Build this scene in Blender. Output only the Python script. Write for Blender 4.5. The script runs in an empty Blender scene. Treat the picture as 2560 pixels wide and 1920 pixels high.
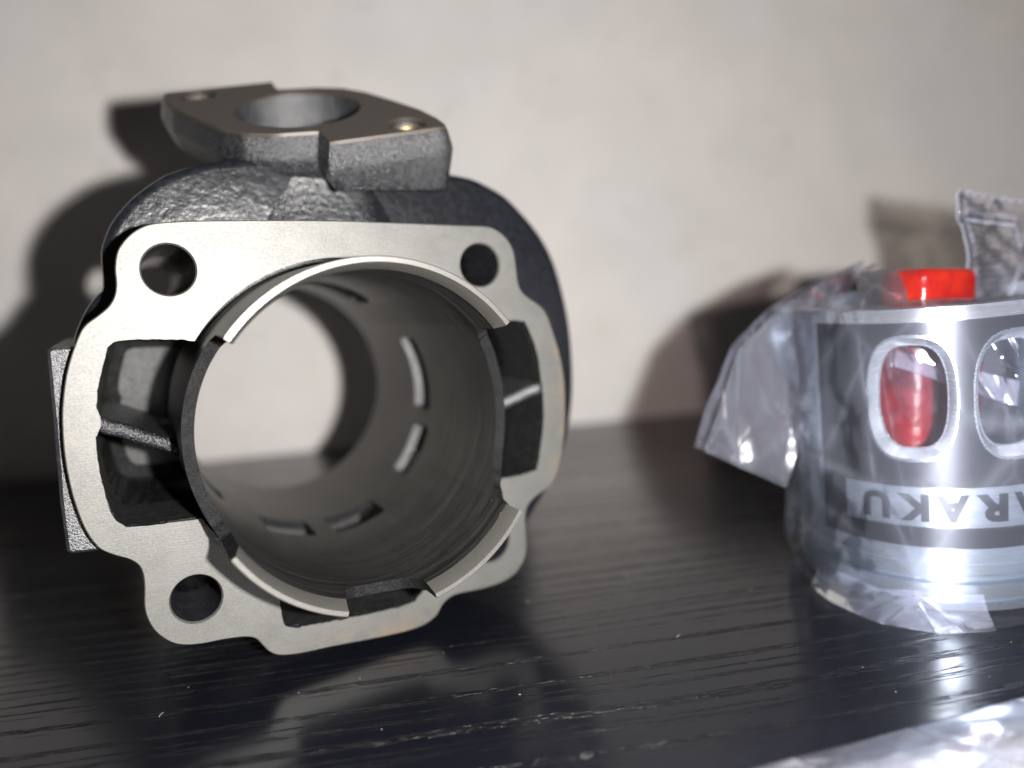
import bpy, bmesh, math, random
from math import radians as R, sin, cos, pi
from mathutils import Vector, Matrix, noise
from mathutils.geometry import tessellate_polygon
random.seed(7)
MM = 0.001
S = bpy.context.scene
C = S.collection

# ------------------------------------------------------------------ camera
cam_d = bpy.data.cameras.new('camera')
cam = bpy.data.objects.new('camera', cam_d); C.objects.link(cam); S.camera = cam
cam.matrix_world = Matrix(((0.985899, 0.089974, -0.141098, 0.0),
                           (-0.150227, 0.104381, -0.983126, 0.0),
                           (-0.073728, 0.990459, 0.116426, 57.57 * MM),
                           (0, 0, 0, 1)))
cam_d.sensor_width = 36; cam_d.lens = 36 * 1923 / 2560
cam_d.clip_start = 0.002; cam_d.clip_end = 20
cam_d.dof.use_dof = True; cam_d.dof.focus_distance = 0.113; cam_d.dof.aperture_fstop = 7.4

# ------------------------------------------------------------------ ambient light of the dim room
W = bpy.data.worlds.new('World'); S.world = W; W.use_nodes = True
bgn = W.node_tree.nodes['Background']
bgn.inputs['Color'].default_value = (1.0, 0.90, 0.865, 1)
bgn.inputs['Strength'].default_value = 0.032

# ------------------------------------------------------------------ the phone's lamp, right beside the lens
ld = bpy.data.lights.new('phone_lamp', 'POINT'); lamp = bpy.data.objects.new('phone_lamp', ld)
lamp.location = (24.05 * MM, -10.96 * MM, 57.14 * MM)
ld.energy = 4.75; ld.shadow_soft_size = 2.1 * MM; ld.color = (1.0, 0.968, 0.935)
C.objects.link(lamp)

S.view_settings.view_transform = 'Standard'; S.view_settings.look = 'None'
S.view_settings.exposure = 0; S.view_settings.gamma = 1
S.render.engine = 'CYCLES'
S.cycles.max_bounces = 8; S.cycles.transparent_max_bounces = 14
S.cycles.use_denoising = True
S.cycles.sample_clamp_indirect = 4.0

# ------------------------------------------------------------------ node helpers
class NT:
    def __init__(s, name):
        s.m = bpy.data.materials.new(name); s.m.use_nodes = True
        s.t = s.m.node_tree; s.b = s.t.nodes['Principled BSDF']; s.out = s.t.nodes['Material Output']
        s.co = s.t.nodes.new('ShaderNodeTexCoord').outputs['Object']
    def n(s, typ, **kw):
        nd = s.t.nodes.new(typ)
        for k, v in kw.items():
            if hasattr(nd, k): setattr(nd, k, v)
            else: nd.inputs[k.replace('_', ' ')].default_value = v
        return nd
    def l(s, a, b): s.t.links.new(a, b)
    def mp(s, scale=(1, 1, 1), rot=(0, 0, 0), src=None):
        m = s.n('ShaderNodeMapping'); m.inputs['Scale'].default_value = [1000 * k for k in scale]
        m.inputs['Rotation'].default_value = rot
        s.l(src or s.co, m.inputs['Vector']); return m.outputs[0]
    def noise(s, vec, sc, det=4, rough=.55, dist=0.0):
        nd = s.n('ShaderNodeTexNoise'); nd.inputs['Scale'].default_value = sc; nd.inputs['Detail'].default_value = det
        nd.inputs['Roughness'].default_value = rough; nd.inputs['Distortion'].default_value = dist
        s.l(vec, nd.inputs['Vector']); return nd.outputs['Fac']
    def ramp(s, fac, stops):
        r = s.n('ShaderNodeValToRGB'); e = r.color_ramp.elements
        while len(e) < len(stops): e.new(0.5)
        for k, (p, c) in enumerate(stops):
            e[k].position = p; e[k].color = (c if len(c) == 4 else (*c, 1)) if not isinstance(c, (int, float)) else (c, c, c, 1)
        s.l(fac, r.inputs[0]); return r.outputs[0]
    def math(s, op, a, b=None, c=None):
        m = s.n('ShaderNodeMath', operation=op)
        for k, v in enumerate((a, b, c)):
            if v is None: continue
            if isinstance(v, (int, float)): m.inputs[k].default_value = v
            else: s.l(v, m.inputs[k])
        return m.outputs[0]
    def mix(s, fac, a, b):
        m = s.n('ShaderNodeMix', data_type='RGBA')
        for k, v in ((0, fac), (6, a), (7, b)):
            if isinstance(v, (int, float)): m.inputs[k].default_value = v
            elif isinstance(v, tuple): m.inputs[k].default_value = (*v, 1)
            else: s.l(v, m.inputs[k])
        return m.outputs[2]
    def bump(s, h, dist_mm, strength=1.0, nrm=None):
        b = s.n('ShaderNodeBump'); b.inputs['Strength'].default_value = strength
        b.inputs['Distance'].default_value = dist_mm * MM
        s.l(h, b.inputs['Height'])
        if nrm is not None: s.l(nrm, b.inputs['Normal'])
        return b.outputs[0]
    def set(s, **kw):
        for k, v in kw.items():
            i = s.b.inputs[k.replace('_', ' ')]
            if isinstance(v, (int, float)): i.default_value = v
            elif isinstance(v, tuple): i.default_value = (*v, 1) if len(v) == 3 else v
            else: s.l(v, i)
        return s.m

# ------------------------------------------------------------------ materials
def mat_wall():
    t = NT('painted_plaster'); v = t.mp()
    big = t.noise(v, 0.013, 3); sm = t.noise(v, 0.12, 5); gr = t.noise(v, 0.9, 6)
    c = t.ramp(big, [(0.3, (0.655, 0.605, 0.585)), (0.5, (0.64, 0.61, 0.59)), (0.7, (0.60, 0.60, 0.60))])
    mid = t.noise(v, 0.035, 4, .6)
    c = t.mix(t.ramp(mid, [(0.35, 0.0), (0.7, 0.6)]), c, (0.55, 0.53, 0.51))
    c = t.mix(t.ramp(sm, [(0.35, 0.0), (0.62, 0.0), (0.72, 0.6)]), c, (0.50, 0.48, 0.46))
    n = t.bump(sm, 0.6, 0.5); n = t.bump(gr, 0.15, 0.5, n)
    return t.set(Base_Color=c, Roughness=0.85, Normal=n)

def mat_table():
    t = NT('black_wood_veneer'); co = t.co
    sep = t.n('ShaderNodeSeparateXYZ'); t.l(co, sep.inputs[0])
    # a slow waviness of the grain lines
    wob = t.noise(t.mp((0.008, 0.03, 1)), 1.0, 2)
    y = t.math('ADD', t.math('MULTIPLY', sep.outputs[1], 1000), t.math('MULTIPLY', wob, 7.0))
    yy = t.n('ShaderNodeCombineXYZ'); t.l(y, yy.inputs[1]); t.l(t.math('MULTIPLY', sep.outputs[0], 1000), yy.inputs[0])
    yonly = t.n('ShaderNodeCombineXYZ'); t.l(y, yonly.inputs[1])
    bands = t.noise(yonly.outputs[0], 0.42, 3, 0.6)                  # where the open pores gather
    bandm = t.ramp(bands, [(0.52, 0.0), (0.60, 1.0)])
    m1 = t.n('ShaderNodeMapping'); m1.inputs['Scale'].default_value = (0.22, 3.0, 1); t.l(yy.outputs[0], m1.inputs[0])
    dash = t.noise(m1.outputs[0], 1.0, 2, 0.5)
    dashm = t.ramp(dash, [(0.50, 0.0), (0.57, 1.0)])
    m2 = t.n('ShaderNodeMapping'); m2.inputs['Scale'].default_value = (0.11, 2.1, 1); t.l(yy.outputs[0], m2.inputs[0])
    dash2 = t.ramp(t.noise(m2.outputs[0], 1.0, 3, 0.6), [(0.52, 0.0), (0.6, 1.0)])
    pores = t.math('MULTIPLY', bandm, t.math('MAXIMUM', dashm, t.math('MULTIPLY', dash2, 0.6)))
    soft = t.noise(t.mp((0.05, 0.5, 1)), 1.0, 4)
    fine = t.noise(t.mp((1, 1, 1)), 1.6, 4)
    h = t.math('SUBTRACT', t.math('MULTIPLY', soft, 0.012), pores)
    n = t.bump(h, 0.10, 0.9); n = t.bump(fine, 0.003, 0.3, n)
    # hairline scratches
    sc = t.n('ShaderNodeTexVoronoi', feature='DISTANCE_TO_EDGE'); sc.inputs['Scale'].default_value = 0.035
    t.l(t.mp((1, 1, 1), (0, 0, 0.7)), sc.inputs['Vector'])
    scr = t.ramp(sc.outputs[0], [(0.0, 1.0), (0.0025, 0.0)])
    col = t.mix(bandm, (0.0038, 0.0042, 0.0064), (0.0028, 0.003, 0.0044))
    rough = t.math('ADD', 0.165, t.math('ADD', t.math('MULTIPLY', pores, 0.25), t.math('MULTIPLY', t.noise(t.mp(), 0.05, 5), 0.05)))
    return t.set(Base_Color=col, Roughness=rough, Normal=n, IOR=1.33, Specular_IOR_Level=0.5)

def mat_face():
    # milled cast iron: faint tool arcs, golden rust film towards the outer edges
    t = NT('machined_iron'); v = t.mp()
    gn = t.noise(v, 2.2, 6, .7); cl = t.noise(v, 0.2, 6, .7)
    st = t.noise(t.mp((0.35, 5.0, 1), (0, 0, 0.75)), 1.0, 3, .6)
    c = t.ramp(cl, [(0.3, (0.044, 0.0445, 0.043)), (0.6, (0.066, 0.066, 0.063)), (0.75, (0.052, 0.050, 0.044))])
    geo = t.n('ShaderNodeSeparateXYZ'); t.l(v, geo.inputs[0])
    rr = t.math('POWER', t.math('ADD', t.math('POWER', t.math('MULTIPLY', geo.outputs[0], 1 / 41.0), 4.0), t.math('POWER', t.math('MULTIPLY', geo.outputs[1], 1 / 37.5), 4.0)), 1.0)
    rust = t.math('MULTIPLY', t.ramp(rr, [(0.66, 0.0), (0.95, 1.0)]), t.ramp(t.noise(v, 0.20, 5), [(0.42, 0.0), (0.60, 1.0)]))
    side = t.ramp(t.math('MULTIPLY_ADD', geo.outputs[0], 1 / 80.0, 0.5), [(0.35, 0.25), (0.7, 1.0)])
    c = t.mix(t.math('MULTIPLY', t.math('MULTIPLY', rust, side), 0.85), c, (0.11, 0.066, 0.026))
    c = t.mix(t.ramp(t.noise(v, 3.2, 3, .8), [(0.3, 0.0), (0.7, 0.5)]), c, (0.13, 0.127, 0.117))
    c = t.mix(t.ramp(st, [(0.35, 0.35), (0.5, 0.0)]), c, (0.06, 0.058, 0.054))
    spots = t.ramp(t.noise(v, 0.9, 2), [(0.68, 0.0), (0.74, 0.55)])
    c = t.mix(spots, c, (0.055, 0.045, 0.033))
    wv = t.n('ShaderNodeTexWave', wave_type='RINGS', rings_direction='SPHERICAL'); wv.inputs['Scale'].default_value = 0.75
    wv.inputs['Distortion'].default_value = 0.6; wv.inputs['Detail'].default_value = 2
    mm = t.n('ShaderNodeMapping'); mm.inputs['Location'].default_value = (30, 150, 0); mm.inputs['Scale'].default_value = (1000, 1000, 1000)
    t.l(t.co, mm.inputs[0]); t.l(mm.outputs[0], wv.inputs['Vector'])
    n = t.bump(wv.outputs['Fac'], 0.004, 0.5); n = t.bump(gn, 0.035, 0.6, n); n = t.bump(st, 0.015, 0.5, n)
    ro = t.math('MULTIPLY_ADD', gn, 0.20, 0.44)
    return t.set(Base_Color=c, Metallic=0.5, Roughness=ro, Normal=n)

def mat_cast(name, col=(0.007, 0.0073, 0.0095), rough=0.42, amp=0.10, sc=1.5, spec=0.4, vor=0.5):
    t = NT(name); v = t.mp()
    a = t.noise(v, sc, 5, .65); b = t.noise(v, 0.35, 3)
    vo = t.n('ShaderNodeTexVoronoi'); vo.inputs['Scale'].default_value = sc * 1.3; t.l(v, vo.inputs['Vector'])
    n = t.bump(b, 0.5, 0.35); n = t.bump(a, amp, 0.9, n); n = t.bump(vo.outputs['Distance'], amp * vor, 0.6, n)
    ro = t.math('MULTIPLY_ADD', a, 0.25, rough - .12)
    c = t.mix(t.ramp(t.noise(v, 0.8, 3), [(0.45, 0.0), (0.75, 1.0)]), col, tuple(k * 2.2 for k in col))
    return t.set(Base_Color=c, Roughness=ro, Normal=n, Metallic=0.0, Specular_IOR_Level=spec, IOR=1.5)

def mat_bore():
    # honed bore: turning lines run round the axis (object z), strongest near the mouth
    t = NT('honed_bore'); v = t.mp()
    s = t.n('ShaderNodeSeparateXYZ'); t.l(v, s.inputs[0])
    zc = t.n('ShaderNodeCombineXYZ'); t.l(s.outputs[2], zc.inputs[2])
    ang = t.math('ARCTAN2', s.outputs[1], s.outputs[0])
    az = t.n('ShaderNodeCombineXYZ'); t.l(t.math('MULTIPLY', ang, 0.9), az.inputs[0]); t.l(t.math('MULTIPLY', s.outputs[2], 1.1), az.inputs[2])
    streak = t.noise(az.outputs[0], 1.0, 5, .8)
    az2 = t.n('ShaderNodeCombineXYZ'); t.l(t.math('MULTIPLY', ang, 2.2), az2.inputs[0]); t.l(t.math('MULTIPLY', t.math('ADD', s.outputs[2], t.math('MULTIPLY', ang, 0.7)), 2.8), az2.inputs[2])
    scratch = t.ramp(t.noise(az2.outputs[0], 1.0, 2, .6), [(0.58, 0.0), (0.66, 1.0)])
    near = t.ramp(t.math('MULTIPLY_ADD', s.outputs[2], 1 / 80.0, 0.75), [(0.6, 0.15), (0.97, 1.0)])
    blot = t.noise(v, 0.10, 3)
    c = t.ramp(blot, [(0.3, (0.052, 0.051, 0.049)), (0.7, (0.085, 0.084, 0.080))])
    c = t.mix(t.math('MULTIPLY', t.math('MULTIPLY', scratch, near), 0.4), c, (0.24, 0.235, 0.225))
    rv = t.n('ShaderNodeCombineXYZ'); t.l(t.math('MULTIPLY', ang, 0.5), rv.inputs[0]); t.l(t.math('MULTIPLY', s.outputs[2], 0.8), rv.inputs[2])
    ring = t.noise(rv.outputs[0], 1.0, 4, .75)
    c = t.mix(t.math('MULTIPLY', near, t.ramp(ring, [(0.36, 1.0), (0.52, 0.0)])), c, (0.016, 0.0155, 0.0145))
    c = t.mix(t.math('MULTIPLY', near, t.ramp(ring, [(0.54, 0.0), (0.66, 0.9)])), c, (0.19, 0.186, 0.178))
    n = t.bump(streak, 0.22, 1.0); n = t.bump(ring, 0.12, 0.9, n); n = t.bump(scratch, 0.015, 0.6, n); n = t.bump(t.noise(v, 3.0, 4), 0.015, 0.5, n)
    return t.set(Base_Color=c, Metallic=0.9, Roughness=0.31, Normal=n)

def mat_sleeve_end():
    t = NT('turned_steel_end'); v = t.mp()
    s = t.n('ShaderNodeSeparateXYZ'); t.l(v, s.inputs[0])
    rad = t.math('SQRT', t.math('ADD', t.math('POWER', s.outputs[0], 2.0), t.math('POWER', s.outputs[1], 2.0)))
    rc = t.n('ShaderNodeCombineXYZ'); t.l(t.math('MULTIPLY', t.math('ADD', rad, s.outputs[2]), 7.0), rc.inputs[0])
    ln = t.noise(rc.outputs[0], 1.0, 2)
    n = t.bump(ln, 0.03, 0.8); n = t.bump(t.noise(v, 5.0, 3), 0.02, 0.6, n)
    return t.set(Base_Color=t.mix(t.noise(v, 4.0, 3, .8), (0.05, 0.048, 0.045), (0.14, 0.136, 0.125)), Metallic=0.55, Roughness=0.38, Normal=n)

def mat_sleeve_out():
    t = NT('turned_steel_side'); v = t.mp()
    st = t.noise(t.mp((1, 1, 6)), 0.7, 4)
    c = t.ramp(st, [(0.35, (0.07, 0.066, 0.058)), (0.7, (0.15, 0.14, 0.12))])
    return t.set(Base_Color=c, Metallic=0.6, Roughness=0.42, Normal=t.bump(st, 0.04, 0.5))

def mat_brass():
    t = NT('bright_thread'); n = t.bump(t.noise(t.mp((1, 1, 5)), 1.2, 3), 0.1, 0.7)
    return t.set(Base_Color=(0.85, 0.74, 0.55), Metallic=1.0, Roughness=0.33, Normal=n)

def mat_alu(name='turned_aluminium', col=(0.58, 0.66, 0.76), ro=0.22):
    t = NT(name); v = t.mp()
    s = t.n('ShaderNodeSeparateXYZ'); t.l(v, s.inputs[0])
    ang = t.math('ARCTAN2', s.outputs[1], s.outputs[0])
    az = t.n('ShaderNodeCombineXYZ'); t.l(t.math('MULTIPLY', ang, 1.3), az.inputs[0]); t.l(t.math('MULTIPLY', s.outputs[2], 6.0), az.inputs[2])
    st = t.noise(az.outputs[0], 1.0, 4, .7)
    c = t.mix(st, tuple(k * 0.78 for k in col), col)
    n = t.bump(st, 0.035, 0.8)
    tg = t.n('ShaderNodeTangent', direction_type='RADIAL', axis='Z')
    t.l(tg.outputs[0], t.b.inputs['Tangent'])
    return t.set(Base_Color=c, Metallic=0.92, Roughness=t.math('MULTIPLY_ADD', st, 0.12, ro), Normal=n, Anisotropic=0.75, Anisotropic_Rotation=0.25)

def mat_graphite():
    t = NT('graphite_coating'); v = t.mp()
    s = t.n('ShaderNodeSeparateXYZ'); t.l(v, s.inputs[0])
    ang = t.math('ARCTAN2', s.outputs[1], s.outputs[0])
    az = t.n('ShaderNodeCombineXYZ'); t.l(t.math('MULTIPLY', ang, 2.0), az.inputs[0]); t.l(t.math('MULTIPLY', s.outputs[2], 7.0), az.inputs[2])
    st = t.noise(az.outputs[0], 1.0, 3, .6)
    tg = t.n('ShaderNodeTangent', direction_type='RADIAL', axis='Z'); t.l(tg.outputs[0], t.b.inputs['Tangent'])
    return t.set(Base_Color=t.mix(st, (0.055, 0.060, 0.072), (0.085, 0.092, 0.108)), Metallic=0.8, Roughness=0.37, Normal=t.bump(st, 0.03, 0.6), Anisotropic=0.7, Anisotropic_Rotation=0.25)

def mat_film(name, haze=0.07, tint=(0.93, 0.93, 0.96), amp=0.5, sc=0.1, fine=0.0, spec=1.0, cre=0.05, csc=0.035, ro=0.1):
    """thin clear plastic: mostly see-through, sharp glints, a little milky scatter, a few straight creases"""
    t = NT(name); v = t.mp()
    w = t.noise(v, sc, 2, .45, .6)
    n = t.bump(w, amp, 0.8)
    def crease(rot, k):
        vo = t.n('ShaderNodeTexVoronoi', feature='DISTANCE_TO_EDGE'); vo.inputs['Scale'].default_value = csc * k
        t.l(t.mp((1, .8, .45), rot), vo.inputs['Vector']); return t.ramp(vo.outputs[0], [(0.0, 1.0), (0.02, 0.25), (0.06, 0.0)])
    cr = t.math('ADD', crease((0.2, 0.3, 0.4), 1.0), t.math('MULTIPLY', crease((0.9, 0.5, 0.1), 2.1), 0.5))
    n = t.bump(cr, .25, 0.6, n)
    if fine > 0: n = t.bump(t.noise(t.mp((.35, .35, 1)), 1.5, 3, .6), fine, 1.0, n)
    trn = t.n('ShaderNodeBsdfTransparent'); trn.inputs[0].default_value = (*tint, 1)
    gl = t.n('ShaderNodeBsdfGlossy'); gl.inputs['Roughness'].default_value = ro; gl.inputs[0].default_value = (.95, .97, 1, 1); t.l(n, gl.inputs['Normal'])
    df = t.n('ShaderNodeBsdfDiffuse'); df.inputs[0].default_value = (.62, .66, .82, 1); t.l(n, df.inputs['Normal'])
    tl = t.n('ShaderNodeBsdfTranslucent'); tl.inputs[0].default_value = (.58, .61, .78, 1)
    sc2 = t.n('ShaderNodeMixShader'); sc2.inputs[0].default_value = .5; t.l(df.outputs[0], sc2.inputs[1]); t.l(tl.outputs[0], sc2.inputs[2])
    lw = t.n('ShaderNodeFresnel'); lw.inputs['IOR'].default_value = 1.45; t.l(n, lw.inputs['Normal'])
    lf = t.n('ShaderNodeLayerWeight'); lf.inputs['Blend'].default_value = .35
    hz = t.math('ADD', t.math('ADD', haze, t.math('MULTIPLY', t.math('POWER', lf.outputs['Facing'], 4.0), 0.18)), t.math('MULTIPLY', cr, cre))
    hz = t.math('MULTIPLY', hz, t.math('MULTIPLY_ADD', t.noise(v, sc * .8, 2), 1.4, .3))
    m1 = t.n('ShaderNodeMixShader'); t.l(hz, m1.inputs[0]); t.l(trn.outputs[0], m1.inputs[1]); t.l(sc2.outputs[0], m1.inputs[2])
    m2 = t.n('ShaderNodeMixShader'); t.l(t.math('MINIMUM', t.math('MULTIPLY', lw.outputs[0], 1.2 * spec), 0.9), m2.inputs[0]); t.l(m1.outputs[0], m2.inputs[1]); t.l(gl.outputs[0], m2.inputs[2])
    t.l(m2.outputs[0], t.out.inputs[0])
    return t.m

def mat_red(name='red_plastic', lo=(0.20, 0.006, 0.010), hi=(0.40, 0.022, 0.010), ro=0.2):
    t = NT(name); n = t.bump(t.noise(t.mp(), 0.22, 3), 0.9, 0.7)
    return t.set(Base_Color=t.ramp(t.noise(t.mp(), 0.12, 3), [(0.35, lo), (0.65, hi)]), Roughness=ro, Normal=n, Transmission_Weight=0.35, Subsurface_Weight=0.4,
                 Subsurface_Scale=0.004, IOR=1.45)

def mat_paper():
    t = NT('pale_wrapping'); v = t.mp()
    c = t.ramp(t.noise(v, 0.09, 4), [(0.3, (0.36, 0.365, 0.375)), (0.6, (0.46, 0.47, 0.48)), (0.75, (0.50, 0.49, 0.45))])
    return t.set(Base_Color=c, Roughness=0.5, Normal=t.bump(t.noise(v, 0.3, 4), 0.8, 0.8))

def mat_flat(name, col, ro=.6, metal=0.0):
    t = NT(name); return t.set(Base_Color=col, Roughness=ro, Metallic=metal)

M = dict(wall=mat_wall(), table=mat_table(), face=mat_face(),
         cast=mat_cast('black_cast_iron', amp=0.05, sc=1.6), litcast=mat_cast('lit_speckled_casting', (0.015, 0.0155, 0.018), 0.32, 0.24, 2.6, 1.0), neck=mat_cast('neck_casting', (0.006, 0.0065, 0.008), 0.30, 0.45, 0.9, .9, .2), jacket=mat_cast('black_enamelled_casting', (0.004, 0.0044, 0.006), 0.30, 0.085, 1.2, .6, .0), rough=mat_cast('rough_black_casting', (0.005, 0.0055, 0.007), 0.26, 0.34, 2.2, .75),  # the speckled casting is a paler copy with lamp light put into its colour
         duct=mat_cast('duct_casting', (0.007, 0.007, 0.0072), 0.5, 0.12, 1.5, .3),
         cut=mat_cast('raw_cut_edge', (0.004, 0.004, 0.0045), 0.5, 0.3, 3.0, .14),
         flface=None, bore=mat_bore(), send=mat_sleeve_end(), sout=mat_sleeve_out(), brass=mat_brass(),
         alu=mat_alu(), alu2=mat_alu('bright_aluminium', (0.72, 0.76, 0.82), 0.2), graph=mat_graphite(),
         film=mat_film('clear_film', 0.024, amp=0.8, sc=0.07, cre=0.07, spec=.65), flap=mat_film('folded_film', 0.085, (0.50, 0.445, 0.44), amp=0.9, sc=0.05, cre=0.03, spec=.35, ro=.25),  # folded film: shadow's brown put into the tint, darkening what it casts
         seal=mat_film('sealed_film', 0.05, (0.84, 0.80, 0.78), amp=0.4, sc=0.12, fine=0.12, spec=0.9, cre=.04), rim=mat_film('film_rim', 0.5, spec=1.5),  # sealed film tinted brown to warm its shadow on the wall
         patch=mat_film('doubled_film', 0.24, amp=0.6, sc=0.06, spec=.6, ro=.16), red=mat_red(), hazed=mat_red('hazed_red_plastic', (0.10, 0.008, 0.018), (0.24, 0.016, 0.022), 0.42), paper=mat_paper(),  # second red: same plastic, haze of the film put into its colour
         lint=mat_flat('pale_lint', (0.34, 0.34, 0.33)))
def mat_flface():
    t = NT('milled_flange_face'); v = t.mp()
    n = t.bump(t.noise(v, 1.8, 5), 0.05, 0.6)
    return t.set(Base_Color=(0.045, 0.038, 0.032), Metallic=0.45, Roughness=0.48, Normal=n)
M['flface'] = mat_flface()

# ------------------------------------------------------------------ object helpers
def tag(o, label=None, cat=None, group=None, kind=None):
    if label: o['label'] = label
    if cat: o['category'] = cat
    if group: o['group'] = group
    if kind: o['kind'] = kind
    return o
def empty(name, mat4):
    o = bpy.data.objects.new(name, None); C.objects.link(o); o.matrix_world = mat4; o.empty_display_size = .01; return o
def mk(name, verts, faces, mats, parent=None, smooth=30, scale=MM, fix=True):
    me = bpy.data.meshes.new(name); me.from_pydata([tuple(v) for v in verts], [], faces)
    if fix:
        bm = bmesh.new(); bm.from_mesh(me); bmesh.ops.remove_doubles(bm, verts=bm.verts, dist=1e-5)
        bmesh.ops.recalc_face_normals(bm, faces=bm.faces); bm.to_mesh(me); bm.free()
    for m in (mats if isinstance(mats, (list, tuple)) else [mats]): me.materials.append(m)
    if scale != 1: me.transform(Matrix.Scale(scale, 4))
    if smooth: me.shade_smooth(); me.set_sharp_from_angle(angle=R(smooth))
    o = bpy.data.objects.new(name, me); C.objects.link(o)
    if parent: o.parent = parent
    return o
def finish(o, parent, smooth=30):
    """a mesh made in mm -> metres, smooth, parented"""
    o.data.transform(Matrix.Scale(MM, 4)); o.data.shade_smooth(); o.data.set_sharp_from_angle(angle=R(smooth))
    o.parent = parent; return o

def catmull(pts, n=4, closed=True):
    out = []; N = len(pts)
    for i in range(N if closed else N - 1):
        p = [Vector(pts[(i + k - 1) % N] if closed else pts[min(max(i + k - 1, 0), N - 1)]) for k in range(4)]
        for k in range(n):
            t = k / n
            q = .5 * ((2 * p[1]) + (p[2] - p[0]) * t + (2 * p[0] - 5 * p[1] + 4 * p[2] - p[3]) * t * t + (3 * p[1] - p[0] - 3 * p[2] + p[3]) * t ** 3)
            out.append(tuple(q))
    if not closed: out.append(tuple(pts[-1]))
    return out
def area(p): return .5 * sum(p[i][0] * p[(i + 1) % len(p)][1] - p[(i + 1) % len(p)][0] * p[i][1] for i in range(len(p)))
def inset(p, d):
    N = len(p); sgn = 1 if area(p) > 0 else -1; out = []
    for i in range(N):
        a, b, c = Vector(p[i - 1]), Vector(p[i]), Vector(p[(i + 1) % N])
        e = (b - a).normalized() + (c - b).normalized()
        if e.length < 1e-6: e = (c - a)
        e.normalize(); out.append((b.x - e.y * d * sgn, b.y + e.x * d * sgn))
    return out
def tess(pts2):
    return [tuple(f) for f in tessellate_polygon([[Vector((x, y, 0)) for x, y in pts2]])]
def prism(name, rings, frame=None):
    """rings: list of (outline2d, z), all the same length -> closed solid in mm; frame maps (x,y,z)"""
    N = len(rings[0][0]); V = []; Fc = []
    for ol, z in rings:
        for i, (x, y) in enumerate(ol):
            zz = z[i] if isinstance(z, (list, tuple)) else z
            V.append(frame(x, y, zz) if frame else (x, y, zz))
    for k in range(len(rings) - 1):
        for i in range(N):
            j = (i + 1) % N; Fc.append((k * N + i, k * N + j, (k + 1) * N + j, (k + 1) * N + i))
    ts = tess(rings[0][0]); Fc += ts
    ts = tess(rings[-1][0]); L = (len(rings) - 1) * N; Fc += [tuple(L + i for i in f) for f in ts]
    me = bpy.data.meshes.new(name); me.from_pydata([tuple(v) for v in V], [], Fc)
    bm = bmesh.new(); bm.from_mesh(me); bmesh.ops.recalc_face_normals(bm, faces=bm.faces)
    if bm.calc_volume(signed=True) < 0: bmesh.ops.reverse_faces(bm, faces=bm.faces)
    bm.to_mesh(me); bm.free()
    o = bpy.data.objects.new(name, me); C.objects.link(o); return o
def circ(r, n=96, cx=0, cy=0): return [(cx + r * cos(2 * pi * k / n), cy + r * sin(2 * pi * k / n)) for k in range(n)]
def radial(name, poly, r0, r1, sub=6):
    """poly in (theta deg, z): a prism running outwards from radius r0 to r1"""
    P = []
    for i in range(len(poly)):
        a, b = poly[i], poly[(i + 1) % len(poly)]
        n = max(1, int(abs(a[0] - b[0]) / sub) + 1)
        for k in range(n): P.append((a[0] + (b[0] - a[0]) * k / n, a[1] + (b[1] - a[1]) * k / n))
    return prism(name, [(P, r0), (P, r1)], lambda t, z, r: (r * cos(R(t)), r * sin(R(t)), z))
def volume(me):
    bm = bmesh.new(); bm.from_mesh(me); v = bm.calc_volume(signed=True); bm.free(); return v
def cut(o, cutters):
    """difference, one cutter at a time; a degenerate result is retried with the cutter nudged a hair"""
    for c in cutters:
        v0, vc, old = volume(o.data), abs(volume(c.data)), o.data
        for k in range(6):
            c.location = [0.0017 * k * f for f in (1, -1.3, 1.7)]; c.rotation_euler = (0, 0, 0.00021 * k)
            m = o.modifiers.new('b', 'BOOLEAN'); m.object = c; m.operation = 'DIFFERENCE'; m.solver = 'EXACT'
            bpy.context.view_layer.update()
            dg = bpy.context.evaluated_depsgraph_get()
            me = bpy.data.meshes.new_from_object(o.evaluated_get(dg)); o.modifiers.clear()
            v1 = volume(me)
            if v0 - vc * 1.02 - 1 <= v1 <= v0 + 1 and v1 > 0: o.data = me; break
            bpy.data.meshes.remove(me)
        c.location = (0, 0, 0); c.rotation_euler = (0, 0, 0)
    return o
def kill(*os):
    for o in os: bpy.data.objects.remove(o, do_unlink=True)
def join(obs, name):
    bm = bmesh.new()
    for o in obs: bm.from_mesh(o.data)
    me = bpy.data.meshes.new(name); bm.to_mesh(me); bm.free()
    for o in obs: bpy.data.objects.remove(o, do_unlink=True)
    o = bpy.data.objects.new(name, me); C.objects.link(o); return o
def setmats(o, mats, fn):
    o.data.materials.clear()
    for m in mats: o.data.materials.append(m)
    for p in o.data.polygons: p.material_index = fn(p)

# ------------------------------------------------------------------ the setting
def box(name, lo, hi, mat, bev=0, parent=None):
    bm = bmesh.new(); bmesh.ops.create_cube(bm, size=1)
    for v in bm.verts: v.co = Vector([lo[k] + (v.co[k] + .5) * (hi[k] - lo[k]) for k in range(3)])
    if bev: bmesh.ops.bevel(bm, geom=bm.edges[:], offset=bev, segments=3, affect='EDGES', profile=.5)
    me = bpy.data.meshes.new(name); bm.to_mesh(me); bm.free(); me.materials.append(mat)
    me.shade_smooth(); me.set_sharp_from_angle(angle=R(40))
    o = bpy.data.objects.new(name, me); C.objects.link(o)
    if parent: o.parent = parent
    return o
wall = box('wall', (-1.2, 0.3204, -0.75), (1.6, 0.42, 1.5), M['wall']); tag(wall, kind='structure')
table = box('table', (-0.7, -0.30, -0.025), (0.9, 0.3198, 0.0), M['table'], .0015)
tag(table, 'black wood-grain table top pushed against the pale wall', 'table')

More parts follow.
